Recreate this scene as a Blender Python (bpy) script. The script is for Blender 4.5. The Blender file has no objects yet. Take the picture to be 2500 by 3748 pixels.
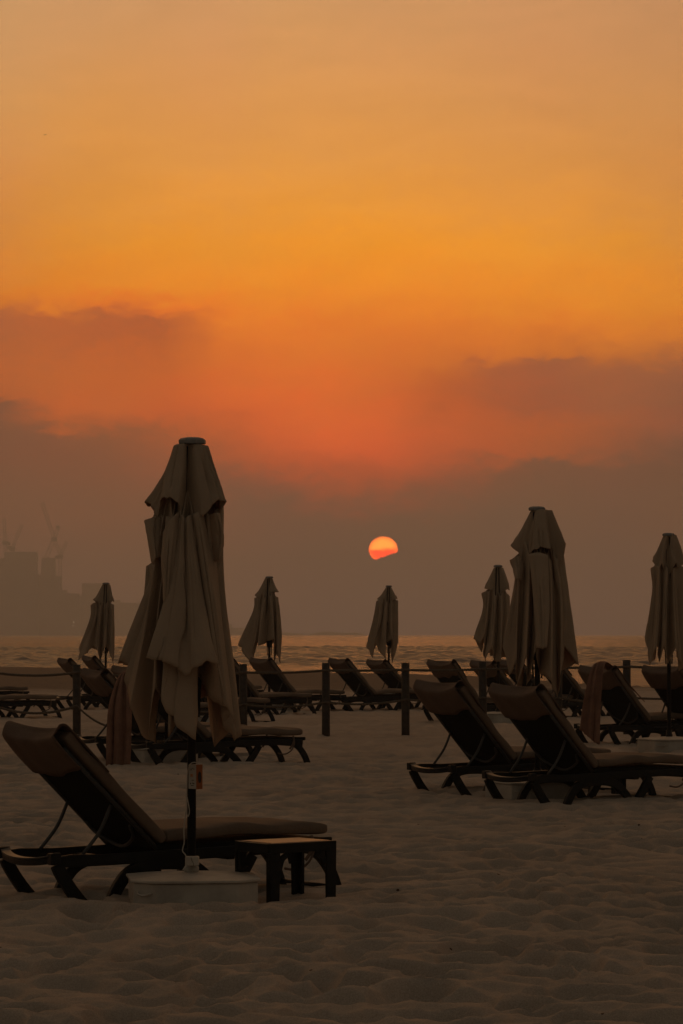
import bpy, math, random
import numpy as np
from mathutils import Vector, Matrix
R = math.radians
random.seed(7); rng = np.random.default_rng(11)
S = bpy.context.scene
C = bpy.data.collections.new('beach'); S.collection.children.link(C)

# ------------------------------------------------------------------ camera
F, HY, H = 11350.0, 2322.0, 1.4          # focal length in photo pixels, horizon row, eye height
PITCH = math.atan((HY - 1874) / F)
cd = bpy.data.cameras.new('camera'); cam = bpy.data.objects.new('camera', cd); C.objects.link(cam)
cam.location = (0, 0, H); cam.rotation_euler = (math.pi/2 + PITCH, 0, 0)
cd.sensor_fit = 'HORIZONTAL'; cd.sensor_width = 24; cd.lens = 24 * F / 2500
cd.clip_start = 0.1; cd.clip_end = 30000
S.camera = cam

def ground(x, y):                         # gentle large scale shape of the beach
    return np.interp(y, [0, 14, 16.5, 25, 33, 42, 50, 62, 80], [0, 0, -.02, .03, .07, .04, .02, .01, 0])
def W(px, py, Y):                         # a measured pixel at distance Y -> metres
    return Vector(((px - 1250) / F * Y, Y, H - (py - HY) / F * Y))
def G(px, Y):
    x = (px - 1250) / F * Y
    return Vector((x, Y, float(ground(x, Y))))

# ------------------------------------------------------------------ materials
def mat(name, col, rough=.8, var=.12, scale=6., bump=0., bscale=60., spec=.3, transl=0., col2=None, metallic=0., detail=6):
    m = bpy.data.materials.new(name); m.use_nodes = True
    nt = m.node_tree; N = nt.nodes; L = nt.links
    b = N['Principled BSDF']; b.inputs['Roughness'].default_value = rough
    b.inputs['Specular IOR Level'].default_value = spec; b.inputs['Metallic'].default_value = metallic
    tc = N.new('ShaderNodeTexCoord')
    nz = N.new('ShaderNodeTexNoise'); nz.inputs['Scale'].default_value = scale; nz.inputs['Detail'].default_value = detail
    nz.inputs['Roughness'].default_value = .62
    L.new(tc.outputs['Object'], nz.inputs['Vector'])
    cr = N.new('ShaderNodeValToRGB'); cr.color_ramp.elements[0].position = .3; cr.color_ramp.elements[1].position = .7
    a = [max(0, c * (1 - var)) for c in col]; d = [min(1, c * (1 + var)) for c in (col2 or col)]
    cr.color_ramp.elements[0].color = (*a, 1); cr.color_ramp.elements[1].color = (*d, 1)
    L.new(nz.outputs['Fac'], cr.inputs['Fac']); L.new(cr.outputs['Color'], b.inputs['Base Color'])
    if bump:
        n2 = N.new('ShaderNodeTexNoise'); n2.inputs['Scale'].default_value = bscale; n2.inputs['Detail'].default_value = 4
        L.new(tc.outputs['Object'], n2.inputs['Vector'])
        bp = N.new('ShaderNodeBump'); bp.inputs['Strength'].default_value = min(1, bump); bp.inputs['Distance'].default_value = .01
        L.new(n2.outputs['Fac'], bp.inputs['Height']); L.new(bp.outputs['Normal'], b.inputs['Normal'])
    if transl:
        tr = N.new('ShaderNodeBsdfTranslucent'); mx = N.new('ShaderNodeMixShader'); mx.inputs[0].default_value = transl
        tr.inputs['Color'].default_value = (col[0]*1.3, col[1]*.8, col[2]*.42, 1); L.new(b.outputs[0], mx.inputs[1]); L.new(tr.outputs[0], mx.inputs[2])
        L.new(mx.outputs[0], N['Material Output'].inputs['Surface'])
    return m
M = {
 'canvas': mat('beige_canvas', (.43,.32,.225), .9, .10, 3.5, .35, 90, .15, .18),
 'frame': mat('dark_resin', (.008,.0082,.0075), .5, .35, 9, .15, 40, .22),
 'tube': mat('grey_tube', (.050,.048,.045), .45, .25, 9, 0, 1, .35),
 'sling': mat('black_sling', (.008,.008,.0075), .8, .2, 12, .2, 200, .1),
 'cushion': mat('taupe_cushion', (.185,.132,.096), .9, .12, 4, .4, 70, .12),
 'cover': mat('brown_head_cover', (.15,.102,.076), .92, .14, 5, .4, 90, .1),
 'towel': mat('rust_towel', (.25,.135,.095), .95, .2, 7, .8, 160, .05),
 'post': mat('dark_stained_wood', (.060,.048,.040), .75, .4, 14, .5, 30, .25),
 'rope': mat('worn_rope', (.13,.10,.075), .9, .3, 40, .6, 120, .1),
 'pole': mat('black_pole', (.008,.008,.0085), .5, .2, 8, 0, 1, .2),
 'plastic': mat('weathered_white_plastic', (.40,.345,.29), .65, .2, 5, .15, 30, .25, 0, (.43,.38,.32)),
 'cap': mat('grey_cap', (.22,.21,.20), .55, .12, 12, 0, 1, .4),
 'table': mat('brown_table_top', (.24,.115,.06), .42, .3, 10, .2, 40, .5),
 'orange': mat('orange_carton', (.30,.085,.018), .6, .1, 10, 0, 1, .3),
 'carton': mat('cream_carton', (.42,.37,.31), .6, .08, 10, 0, 1, .3),
 'ink': mat('dark_print', (.03,.022,.018), .7, .1, 10),
 'redink': mat('orange_print', (.45,.20,.10), .7, .1, 10),
 'cable': mat('white_cable', (.42,.37,.31), .5, .1, 10),
 'concrete': mat('hazy_concrete', (.42,.41,.40), .9, .2, .05),
 'steel': mat('crane_steel', (.25,.23,.21), .7, .2, .2),
 'feather': mat('grey_feathers', (.12,.11,.10), .8, .3, 4),
 'rock': mat('island_rock', (.10,.09,.08), .95, .3, .01),
}
# wooden top: stripes
def emis(name, col, st):
    m = bpy.data.materials.new(name); m.use_nodes = True; nt = m.node_tree
    b = nt.nodes['Principled BSDF']; b.inputs['Emission Color'].default_value = (*col, 1); b.inputs['Emission Strength'].default_value = st
    n = nt.nodes.new('ShaderNodeTexNoise'); nt.links.new(n.outputs['Fac'], b.inputs['Roughness'])
    return m
M['lamp'] = emis('lit_window', (1, .7, .45), .9)

# ------------------------------------------------------------------ mesh helpers
class MB:
    def __init__(s): s.v = []; s.f = []
    def add(s, vs, fs):
        o = len(s.v); s.v += [tuple(v) for v in vs]; s.f += [tuple(i + o for i in f) for f in fs]; return s
    def box(s, c, d, M3=None):
        x, y, z = d[0]/2, d[1]/2, d[2]/2
        vs = [Vector(p) for p in ((-x,-y,-z),(x,-y,-z),(x,y,-z),(-x,y,-z),(-x,-y,z),(x,-y,z),(x,y,z),(-x,y,z))]
        if M3 is not None: vs = [M3 @ v for v in vs]
        return s.add([v + Vector(c) for v in vs], [(0,3,2,1),(4,5,6,7),(0,1,5,4),(1,2,6,5),(2,3,7,6),(3,0,4,7)])
    def prism(s, poly, z0, z1):
        n = len(poly)
        vs = [(x, y, z0) for x, y in poly] + [(x, y, z1) for x, y in poly]
        return s.add(vs, [tuple(range(n))[::-1], tuple(range(n, 2*n))] + [(i, (i+1) % n, n + (i+1) % n, n + i) for i in range(n)])
    def loft(s, rings, cap=True):
        n = len(rings[0]); vs = [p for r in rings for p in r]; fs = []
        for k in range(len(rings)-1):
            for i in range(n):
                a, b = k*n + i, k*n + (i+1) % n
                fs.append((a, b, b+n, a+n))
        if cap: fs.append(tuple(range(n))[::-1]); fs.append(tuple(range(len(vs)-n, len(vs))))
        return s.add(vs, fs)
    def beam(s, path, w, t, side=(0,1,0)):
        """rectangular bar along path; w = width along `side`, t = thickness (number or list)"""
        P = [Vector(p) for p in path]; n = len(P); sd = Vector(side).normalized(); rings = []
        for i, p in enumerate(P):
            d = (P[min(i+1, n-1)] - P[max(i-1, 0)]).normalized(); up = sd.cross(d).normalized()
            tt = t[i] if isinstance(t, (list, tuple)) else t
            rings.append([p + sd*w/2*a + up*tt/2*b for a, b in ((-1,-1),(1,-1),(1,1),(-1,1))])
        return s.loft(rings)
    def tube(s, path, r, n=8):
        P = [Vector(p) for p in path]; m = len(P); rings = []
        d0 = (P[1]-P[0]).normalized(); u = d0.orthogonal().normalized()
        for i, p in enumerate(P):
            d = (P[min(i+1, m-1)] - P[max(i-1, 0)]).normalized()
            u = (u - d*u.dot(d)).normalized(); v = d.cross(u)
            rr = r[i] if isinstance(r, (list, tuple)) else r
            rings.append([p + (u*math.cos(2*math.pi*k/n) + v*math.sin(2*math.pi*k/n))*rr for k in range(n)])
        return s.loft(rings)
    def build(s, name, m, parent=None, smooth=False, bevel=0, loc=None):
        me = bpy.data.meshes.new(name); me.from_pydata(s.v, [], s.f); me.update()
        o = bpy.data.objects.new(name, me); C.objects.link(o); me.materials.append(m)
        if smooth:
            me.polygons.foreach_set('use_smooth', [True]*len(me.polygons)); me.update()
        if bevel:
            b = o.modifiers.new('bevel', 'BEVEL'); b.width = bevel; b.segments = 2; b.limit_method = 'ANGLE'; b.angle_limit = R(35)
        if parent: o.parent = parent
        if loc: o.location = loc
        return o
def cat(pts, k):
    """Catmull-Rom resample of an (n,d) array with k samples per gap"""
    P = np.array(pts, float); n = len(P); out = []
    E = np.vstack([2*P[0]-P[1], P, 2*P[-1]-P[-2]])
    for i in range(n-1):
        a, b, c, d = E[i], E[i+1], E[i+2], E[i+3]
        for j in range(k):
            t = j/k; out.append(.5*((2*b)+(c-a)*t+(2*a-5*b+4*c-d)*t*t+(3*b-a-3*c+d)*t**3))
    out.append(P[-1]); return np.array(out)
def vp(a): return [Vector(p) for p in a]
def empty(name, loc, label, category, group=None, rz=0):
    o = bpy.data.objects.new(name, None); C.objects.link(o); o.location = loc; o.rotation_euler = (0,0,rz)
    o.empty_display_size = .1
    o['label'] = label; o['category'] = category
    if group: o['group'] = group
    return o
def tag(o, label, category, group=None):
    o['label'] = label; o['category'] = category
    if group: o['group'] = group
    return o
def grid_mesh(name, V, m, parent=None, closed=False, smooth=True, solid=0):
    nt, ns = V.shape[:2]
    idx = np.arange(nt*ns).reshape(nt, ns)
    if closed: idx = np.hstack([idx, idx[:, :1]])
    q = np.stack([idx[:-1, :-1], idx[:-1, 1:], idx[1:, 1:], idx[1:, :-1]], -1).reshape(-1, 4)
    me = bpy.data.meshes.new(name); me.vertices.add(nt*ns); me.vertices.foreach_set('co', V.reshape(-1).astype(np.float32))
    me.loops.add(len(q)*4); me.loops.foreach_set('vertex_index', q.reshape(-1).astype(np.int32))
    me.polygons.add(len(q)); me.polygons.foreach_set('loop_start', np.arange(0, len(q)*4, 4, dtype=np.int32))
    me.polygons.foreach_set('use_smooth', np.ones(len(q), bool) if smooth else np.zeros(len(q), bool))
    me.update(calc_edges=True); me.materials.append(m)
    o = bpy.data.objects.new(name, me); C.objects.link(o)
    if parent: o.parent = parent
    if solid:
        s = o.modifiers.new('thick', 'SOLIDIFY'); s.thickness = solid; s.offset = 0
    return o

# numpy noise
def hsh(i, j, k=0):
    n = (i.astype(np.int64)*374761393 + j.astype(np.int64)*668265263 + k*974634777) & 0xffffffff
    n = ((n ^ (n >> 13)) * 1274126177) & 0xffffffff
    return ((n ^ (n >> 16)) & 0xffffff) / float(0xffffff)
def vnoise(x, y, k=0):
    i, j = np.floor(x), np.floor(y); fx, fy = x-i, y-j
    fx = fx*fx*(3-2*fx); fy = fy*fy*(3-2*fy)
    a, b, c, d = hsh(i,j,k), hsh(i+1,j,k), hsh(i,j+1,k), hsh(i+1,j+1,k)
    return a+(b-a)*fx+(c-a)*fy+(a-b-c+d)*fx*fy
def fbm(x, y, k=0, o=3):
    return sum(vnoise(x*2**n, y*2**n, k+n)*.5**n for n in range(o))/sum(.5**n for n in range(o)) - .5
def cells(x, y, k=0):
    """distance to nearest and second nearest jittered point"""
    i0, j0 = np.floor(x), np.floor(y); f1 = np.full(x.shape, 9.); f2 = np.full(x.shape, 9.)
    for di in (-1,0,1):
        for dj in (-1,0,1):
            i, j = i0+di, j0+dj
            d = (i+.1+.8*hsh(i,j,k)-x)**2 + (j+.1+.8*hsh(i,j,k+5)-y)**2
            f2 = np.minimum(f2, np.maximum(f1, d)); f1 = np.minimum(f1, d)
    return np.sqrt(f1), np.sqrt(f2)

# ------------------------------------------------------------------ sand
crest_x = [-400, -16.8, 2.4, 4.6, 6.8, 8.8, 400]
crest_y = [175, 138, 110, 104, 88, 80, 66]
def sand_height(x, y, fine=1.0):
    g = ground(x, y)
    wx = x + .25*fbm(x*1.3, y*1.3, 3); wy = y + .25*fbm(x*1.3+9, y*1.3, 4)
    f1, f2 = cells(wx/.31, wy/.31, 1)
    a1, a2 = cells(wx/.17+3.3, wy/.16+1.7, 2)
    h =   .40*np.clip(f1-.08, 0, .42)**1.9 + .060*np.minimum(a1, .55)**1.5 + .0
    h *= .55 + .9*vnoise(x*.9, y*.9, 8)
    h = h - .062 + .045*fbm(x*.55, y*.55, 20, 2) + .014*fbm(x*5, y*5, 30, 2)
    flat = np.interp(y, [0, 13, 18, 26, 40, 60, 100, 130], [1, 1, .9, .74, .66, .6, .3, .2])
    for cx_, cy_, r_ in ((-.79,16.3,.5),(1.62,25.8,.5),(-.3,16.6,.35)):
        flat = flat*(1-.75*np.exp(-(((x-cx_)/r_)**2+((y-cy_)/r_)**2)**2))
    cy = np.interp(x, crest_x, crest_y) + 1.5*fbm(x*.15, x*0, 40)
    s = y - cy
    drop = np.where(s > 0, np.minimum(.09*s, 3.0), 0.) + np.where((s > -12) & (s <= 0), .0, 0.)
    lump = .10*np.exp(-((y-78)/9.)**2)*fbm(x*.18, y*.1, 60, 2)*np.where(y > 60, 1, 0)
    return g + h*fine*flat + lump - drop
ys = [-40., -20., -5., 3., 7.]; y = 9.6
while y < 34: ys.append(y); y *= 1.0016
while y < 170: ys.append(y); y *= 1.004
while y < 6100: ys.append(y); y *= 1.25
ys.append(6100.); ys = np.array(ys)
uf = np.linspace(-.125, .125, 300)
uc = .125*np.exp(np.linspace(0, math.log(24/.125), 46))[1:]
# a middle band that keeps the dimples for a camera stepping aside
um = np.linspace(.125, .2, 36)[1:]
uc = .2*np.exp(np.linspace(0, math.log(24/.2), 34))[1:]
us = np.concatenate([-uc[::-1], -um[::-1], uf, um, uc])
U, Y = np.meshgrid(us, ys)
X = np.clip(U*np.maximum(Y, 9.6), -1900, 1900)
fine = np.where(np.abs(U) < .26, 1., .0)
Z = sand_height(X, Y, fine)
# scooped and heaped sand around things standing in it
pads = []
sand_pads = [(-.79,16.4,.40,-.0,.0)]
for (cx, cy, r, dz, rim) in sand_pads:
    d = np.sqrt((X-cx)**2+(Y-cy)**2)
    Z += rim*np.exp(-((d-r)/.10)**2)
m = bpy.data.materials.new('beach_sand'); m.use_nodes = True; nt = m.node_tree; N = nt.nodes; L = nt.links
b = N['Principled BSDF']; b.inputs['Roughness'].default_value = .95; b.inputs['Specular IOR Level'].default_value = .12
tc = N.new('ShaderNodeTexCoord')
n1 = N.new('ShaderNodeTexNoise'); n1.inputs['Scale'].default_value = .9; n1.inputs['Detail'].default_value = 8
n2 = N.new('ShaderNodeTexNoise'); n2.inputs['Scale'].default_value = 220; n2.inputs['Detail'].default_value = 3
for n in (n1, n2): L.new(tc.outputs['Object'], n.inputs['Vector'])
c1 = N.new('ShaderNodeValToRGB'); c1.color_ramp.elements[0].position = .3; c1.color_ramp.elements[1].position = .7
c1.color_ramp.elements[0].color = (.375,.298,.235,1); c1.color_ramp.elements[1].color = (.485,.385,.305,1)
L.new(n1.outputs['Fac'], c1.inputs['Fac'])
# wet sand towards the water, by place on the beach
sp = N.new('ShaderNodeSeparateXYZ'); L.new(tc.outputs['Object'], sp.inputs[0])
n3 = N.new('ShaderNodeTexNoise'); n3.inputs['Scale'].default_value = .12; n3.inputs['Detail'].default_value = 5; L.new(tc.outputs['Object'], n3.inputs['Vector'])
ma = N.new('ShaderNodeMath'); ma.operation = 'MULTIPLY_ADD'; ma.inputs[1].default_value = 26
L.new(n3.outputs['Fac'], ma.inputs[0]); L.new(sp.outputs['Y'], ma.inputs[2])
mr = N.new('ShaderNodeMapRange'); mr.inputs['From Min'].default_value = 84; mr.inputs['From Max'].default_value = 97; mr.interpolation_type = 'SMOOTHSTEP'
L.new(ma.outputs[0], mr.inputs['Value'])
mx = N.new('ShaderNodeMix'); mx.data_type = 'RGBA'; mx.inputs['B'].default_value = (.20,.145,.105,1)
L.new(mr.outputs[0], mx.inputs['Factor']); L.new(c1.outputs['Color'], mx.inputs['A'])
# small dark specks of shell and weed
vo = N.new('ShaderNodeTexVoronoi'); vo.inputs['Scale'].default_value = 3.2; L.new(tc.outputs['Object'], vo.inputs['Vector'])
lt = N.new('ShaderNodeMath'); lt.operation = 'LESS_THAN'; lt.inputs[1].default_value = .028; L.new(vo.outputs['Distance'], lt.inputs[0])
mx2 = N.new('ShaderNodeMix'); mx2.data_type = 'RGBA'; mx2.inputs['B'].default_value = (.10,.055,.035,1)
L.new(lt.outputs[0], mx2.inputs['Factor']); L.new(mx.outputs['Result'], mx2.inputs['A'])
n5 = N.new('ShaderNodeTexNoise'); n5.inputs['Scale'].default_value = 130; n5.inputs['Detail'].default_value = 4; n5.inputs['Roughness'].default_value = .8; L.new(tc.outputs['Object'], n5.inputs['Vector'])
m5 = N.new('ShaderNodeMapRange'); m5.inputs['From Min'].default_value = .35; m5.inputs['From Max'].default_value = .65; m5.inputs['To Min'].default_value = .80; m5.inputs['To Max'].default_value = 1.16
L.new(n5.outputs['Fac'], m5.inputs['Value']); c5 = N.new('ShaderNodeVectorMath'); c5.operation = 'SCALE'
L.new(mx2.outputs['Result'], c5.inputs[0]); L.new(m5.outputs[0], c5.inputs['Scale']); L.new(c5.outputs[0], b.inputs['Base Color'])
bp = N.new('ShaderNodeBump'); bp.inputs['Strength'].default_value = .9; bp.inputs['Distance'].default_value = .006
L.new(n2.outputs['Fac'], bp.inputs['Height']); L.new(bp.outputs['Normal'], b.inputs['Normal'])
sand = grid_mesh('sand', np.stack([X, Y, Z], -1), m); sand['kind'] = 'structure'
def zs(x, y): return float(sand_height(np.array([x]), np.array([y]))[0])

# ------------------------------------------------------------------ sea
SEA = -.5
ys = [60.]; y = 84.
while y < 420: ys.append(y); y *= 1.0028
while y < 6000: ys.append(y); y *= 1.02
ys.append(6000.); ys = np.array(ys)
us = np.concatenate([-np.exp(np.linspace(math.log(24), math.log(.2), 26)), np.linspace(-.19, .19, 330), np.exp(np.linspace(math.log(.2), math.log(24), 26))])
U, Y = np.meshgrid(us, ys); X = np.clip(U*Y, -1850, 1850); Z = np.zeros_like(X)
for k in range(52):
    lam = rng.uniform(1.2, 4.0); th = rng.normal(0, .75); ph = rng.uniform(0, 6.28)
    kx, ky = math.sin(th)*6.283/lam, math.cos(th)*6.283/lam
    w = np.sin(kx*X+ky*Y+ph + 1.6*fbm(X*.05, Y*.05, 70+k, 2))
    Z += .0155*lam**.9*(w + .35*w*w)/1.6
Z *= .55 + .8*vnoise(X*.02, Y*.03, 90)
Z *= np.interp(Y, [60, 100, 140, 200, 420, 900, 3000, 6000], [0, .06, .3, .6, .8, .9, .8, .2]) * np.where(np.abs(U) < .2, 1, 0)
m = bpy.data.materials.new('sea_water'); m.use_nodes = True; nt = m.node_tree; N = nt.nodes; L = nt.links
b = N['Principled BSDF']; b.inputs['Base Color'].default_value = (.045,.055,.065,1); b.inputs['Roughness'].default_value = .25
b.inputs['IOR'].default_value = 1.33; b.inputs['Specular IOR Level'].default_value = .5
tc = N.new('ShaderNodeTexCoord'); mp = N.new('ShaderNodeMapping'); mp.inputs['Scale'].default_value = (.55, 1.3, 1)
L.new(tc.outputs['Object'], mp.inputs['Vector'])
n1 = N.new('ShaderNodeTexNoise'); n1.inputs['Scale'].default_value = 1.1; n1.inputs['Detail'].default_value = 5; n1.inputs['Roughness'].default_value = .55
L.new(mp.outputs[0], n1.inputs['Vector'])
bp = N.new('ShaderNodeBump'); bp.inputs['Strength'].default_value = 1.0; bp.inputs['Distance'].default_value = .42
L.new(n1.outputs['Fac'], bp.inputs['Height']); L.new(bp.outputs['Normal'], b.inputs['Normal'])
df = N.new('ShaderNodeBsdfDiffuse'); df.inputs['Color'].default_value = (.17,.15,.14,1); mxs = N.new('ShaderNodeMixShader'); mxs.inputs[0].default_value = .38
L.new(b.outputs[0], mxs.inputs[1]); L.new(df.outputs[0], mxs.inputs[2]); L.new(mxs.outputs[0], N['Material Output'].inputs['Surface'])
sea = grid_mesh('sea', np.stack([X, Y, Z+SEA], -1), m); sea['kind'] = 'structure'

# ------------------------------------------------------------------ parasols
def drape(lines, parent, name, k=8, nt=26, closed=False, wr=.004, seed=0, m=None, solid=.004, groove=0.):
    """cloth lofted over fold lines; every line is a list of 3-D points from top to hem"""
    A = []
    for ln in lines:
        c = cat(ln, nt); L_ = np.linspace(0, len(c)-1, nt+1).round().astype(int); A.append(c[L_])
    A = np.array(A)                                    # (nlines, nt+1, 3)
    if closed:
        E = np.concatenate([A[-1:], A, A[:2]]); n = len(A)
    else:
        E = np.concatenate([2*A[:1]-A[1:2], A, 2*A[-1:]-A[-2:-1]]); n = len(A)-1
    out = []
    for i in range(n):
        a, b_, c, d = E[i], E[i+1], E[i+2], E[i+3]
        for j in range(k):
            t = j/k; cm = .5*((2*b_)+(c-a)*t+(2*a-5*b_+4*c-d)*t*t+(3*b_-a-3*c+d)*t**3)
            wl = (np.linspace(0, 1, nt+1)**4*.85)[:, None]; out.append(cm*(1-wl)+(b_*(1-t)+c*t)*wl)
    if not closed: out.append(A[-1])
    V = np.array(out).transpose(1, 0, 2)               # (nt+1, ns, 3)
    ns = V.shape[1]; T, Q = np.meshgrid(np.linspace(0, 1, nt+1), np.arange(ns)/k, indexing='ij')
    w = fbm(Q*1.4+seed*13.7, T*2.5, seed, 3) + .5*fbm(Q*3+T*3+seed, T*1.2, seed+50, 2)
    ctr = V.mean(1, keepdims=True); dr = V-ctr; dr[..., 2] = 0
    dr /= np.linalg.norm(dr, axis=-1, keepdims=True)+1e-6
    V = V + dr*(w*wr*5*(.3+T))[..., None]
    if groove:
        rg = random.Random(seed*31+len(lines)); nq = Q.max(); hw_ = np.interp(T, [0, .25, 1], [.35, .9, 1.0])
        for g in range(int(nq*1.7)):
            q0 = rg.uniform(0, nq); sl_ = rg.uniform(-.5, .5); w_ = rg.uniform(.07, .16); t0 = rg.uniform(-.3, .5); t1 = t0+rg.uniform(.5, 1.2)
            env = np.clip((T-t0)/.15, 0, 1)*np.clip((t1-T)/.15, 0, 1)
            dq = Q-q0-sl_*(T-.5)
            if closed: dq = (dq+nq/2) % nq-nq/2
            V = V - dr*(groove*rg.uniform(.5, 1.2)*hw_*env*np.exp(-(dq/w_)**2))[..., None]
    V[..., 2] += (.5*fbm(Q*2.2+seed, T*0, seed+9, 2)*T**6*.05)
    return grid_mesh(name, V, m or M['canvas'], parent, closed=closed, solid=solid)

def parasol(px, Y, zt, label, upper, lower, extra=(), box=None, rot=.35, depth=(.13,.30), boxdx=0., seed=0, back=1.0):
    base = G(px, Y)
    root = empty('folded_parasol', base, label, 'parasol', 'folded beige parasols')
    sc = F/Y
    def loc(p, d):                                      # measured point -> local metres
        w = W(p[0], p[1], Y); return (w.x-base.x, d, w.z-base.z)
    gz = base.z
    ztop = zt-gz
    # pole
    bz = .17
    MB().tube([(0,0,bz-.02),(0,0,1.2),(0,0,ztop-.03)], .0235, 14).build('pole', M['pole'], root, True)
    for k in range(8):
        a = k*math.pi/4+.2; ca, sa = math.cos(a), math.sin(a); lo_z = 1.15 if k % 2 else 1.0
        MB().tube([(ca*.05, sa*.05, ztop-.05), (ca*.075, sa*.06, ztop-.5), (ca*.036, sa*.036, lo_z)], .008, 6).build('rib', M['pole'], root, True)
    # pole sleeve at the base
    MB().tube([(0,0,bz-.01),(0,0,bz+.025),(0,0,bz+.03),(0,0,bz+.075)], [.040,.040,.034,.034], 14).build('pole_socket', M['plastic' if Y < 20 else 'pole'], root, True, 0)
    # base box
    cs, sn = math.cos(rot), math.sin(rot)
    def oct_(h, c): return [(x*cs-y*sn+boxdx, x*sn+y*cs) for x, y in ((-h+c,-h),(h-c,-h),(h,-h+c),(h,h-c),(h-c,h),(-h+c,h),(-h,h-c),(-h,-h+c))]
    bb = MB().prism(oct_(.325, .115), -.06, .132).build('base_box', M['plastic'], root, bevel=.008)
    ld = MB().prism(oct_(.338, .12), .133, .147)
    ld.loft([[Vector((*p, .147)) for p in oct_(.33,.117)], [Vector((*p, .160)) for p in oct_(.20,.07)], [Vector((*p, .17)) for p in oct_(.07,.02)]])
    ld.build('base_lid', M['plastic'], root, bevel=.004)
    hp = []
    for q_, o_, z_ in ((-.045,0,.085),(-.042,.02,.08),(0,.028,.07),(.042,.02,.08),(.045,0,.085)):
        x, y = -.262+q_*.7071-o_*.7071, -.262-q_*.7071-o_*.7071
        hp.append(Vector((x*cs-y*sn+boxdx, x*sn+y*cs, z_)))
    MB().tube(vp(cat(hp, 4)), .006, 8).build('handle', M['plastic'], bb, True)
    # cap
    cp = MB(); r = .074; z0 = ztop
    ring = lambda rr, z: [Vector((rr*math.cos(a*math.pi/4+.3), rr*math.sin(a*math.pi/4+.3), z)) for a in range(8)]
    cp.loft([ring(r*.96, z0-.036), ring(r, z0-.032), ring(r*1.01, z0-.016), ring(r*.86, z0-.006), ring(r*.5, z0), ring(r*.1, z0+.001)])
    cp.build('cap', M['cap'], root)
    # canopy: lower tier and vented upper tier, both lofted over measured folds
    def tier(lines, name, dT, dH, rT, closed_back, m, wr, top_ring=None):
        n = len(lines); out = []
        for i, (kd, pts) in enumerate(lines):
            a = math.pi*i/(n-1); sgn = -math.sin(a)
            f = 1.0 if kd == 'R' else .18
            ds = np.linspace(dT, dH, len(pts))
            if name == 'canopy' and 0 < i < n-1: pts = [(pts[0][0], pts[0][1]-(.12 if kd == 'V' and 1 < i < n-2 else .0)*sc)] + list(pts[1:])
            out.append([loc(p, sgn*d_*f - (0 if kd == 'R' else .02)) for p, d_ in zip(pts, ds)])
        # the side away from the camera
        nb = closed_back
        lft, rgt = np.array(out[0]), np.array(out[-1])
        for j in range(1, nb+1):
            u = j/(nb+1); a = math.pi*u
            ln = []
            for q in range(lft.shape[0]):
                p = rgt[q]*(1-u)+lft[q]*u
                c = (rgt[q]+lft[q])/2; hw = abs(rgt[q][0]-lft[q][0])/2
                dd = (dT+(dH-dT)*q/(lft.shape[0]-1))*(1.0 if j % 2 else .5)*back
                x = c[0] + hw*math.cos(a)*(1.0 if j % 2 else .75)
                if q == 0 and name == 'canopy' and j % 2 == 0: x = c[0]+hw*math.cos(a)*.3; dd *= .5
                z = p[2] + ((.12 if q == 0 and name == 'canopy' and j % 2 == 0 and 1 < j < nb else 0) if q < lft.shape[0]-1 else (-.09 if j % 2 == 0 else .03) + .05*math.sin(j*2.1+seed))
                ln.append((x, math.sin(a)*dd+.02, z))
            out.append(ln)
        return drape(out, root, name, 16, 30, True, wr, seed, m, groove=.055 if name == 'canopy' else .016)
    tier(lower, 'canopy', depth[0], depth[1], .1, 7, M['canvas'], .0035)
    tier(upper, 'canopy_vent', .07, .17, .07, 5, M['canvas'], .0028)
    for q, (lines, dT, dH) in enumerate(extra):
        out = []
        n = len(lines)
        for i, (kd, pts) in enumerate(lines):
            a = math.pi*(.15+.7*i/(n-1)); bow = .035*math.sin(math.pi*i/(n-1))
            ds = np.linspace(dT, dH, len(pts))
            out.append([loc(p, d_ - bow + (.03 if kd == 'V' else 0)) for p, d_ in zip(pts, ds)])
        drape(out, root, 'canopy_flap', 14, 30, False, .003, seed+q+3, groove=.02)
    return root

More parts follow.
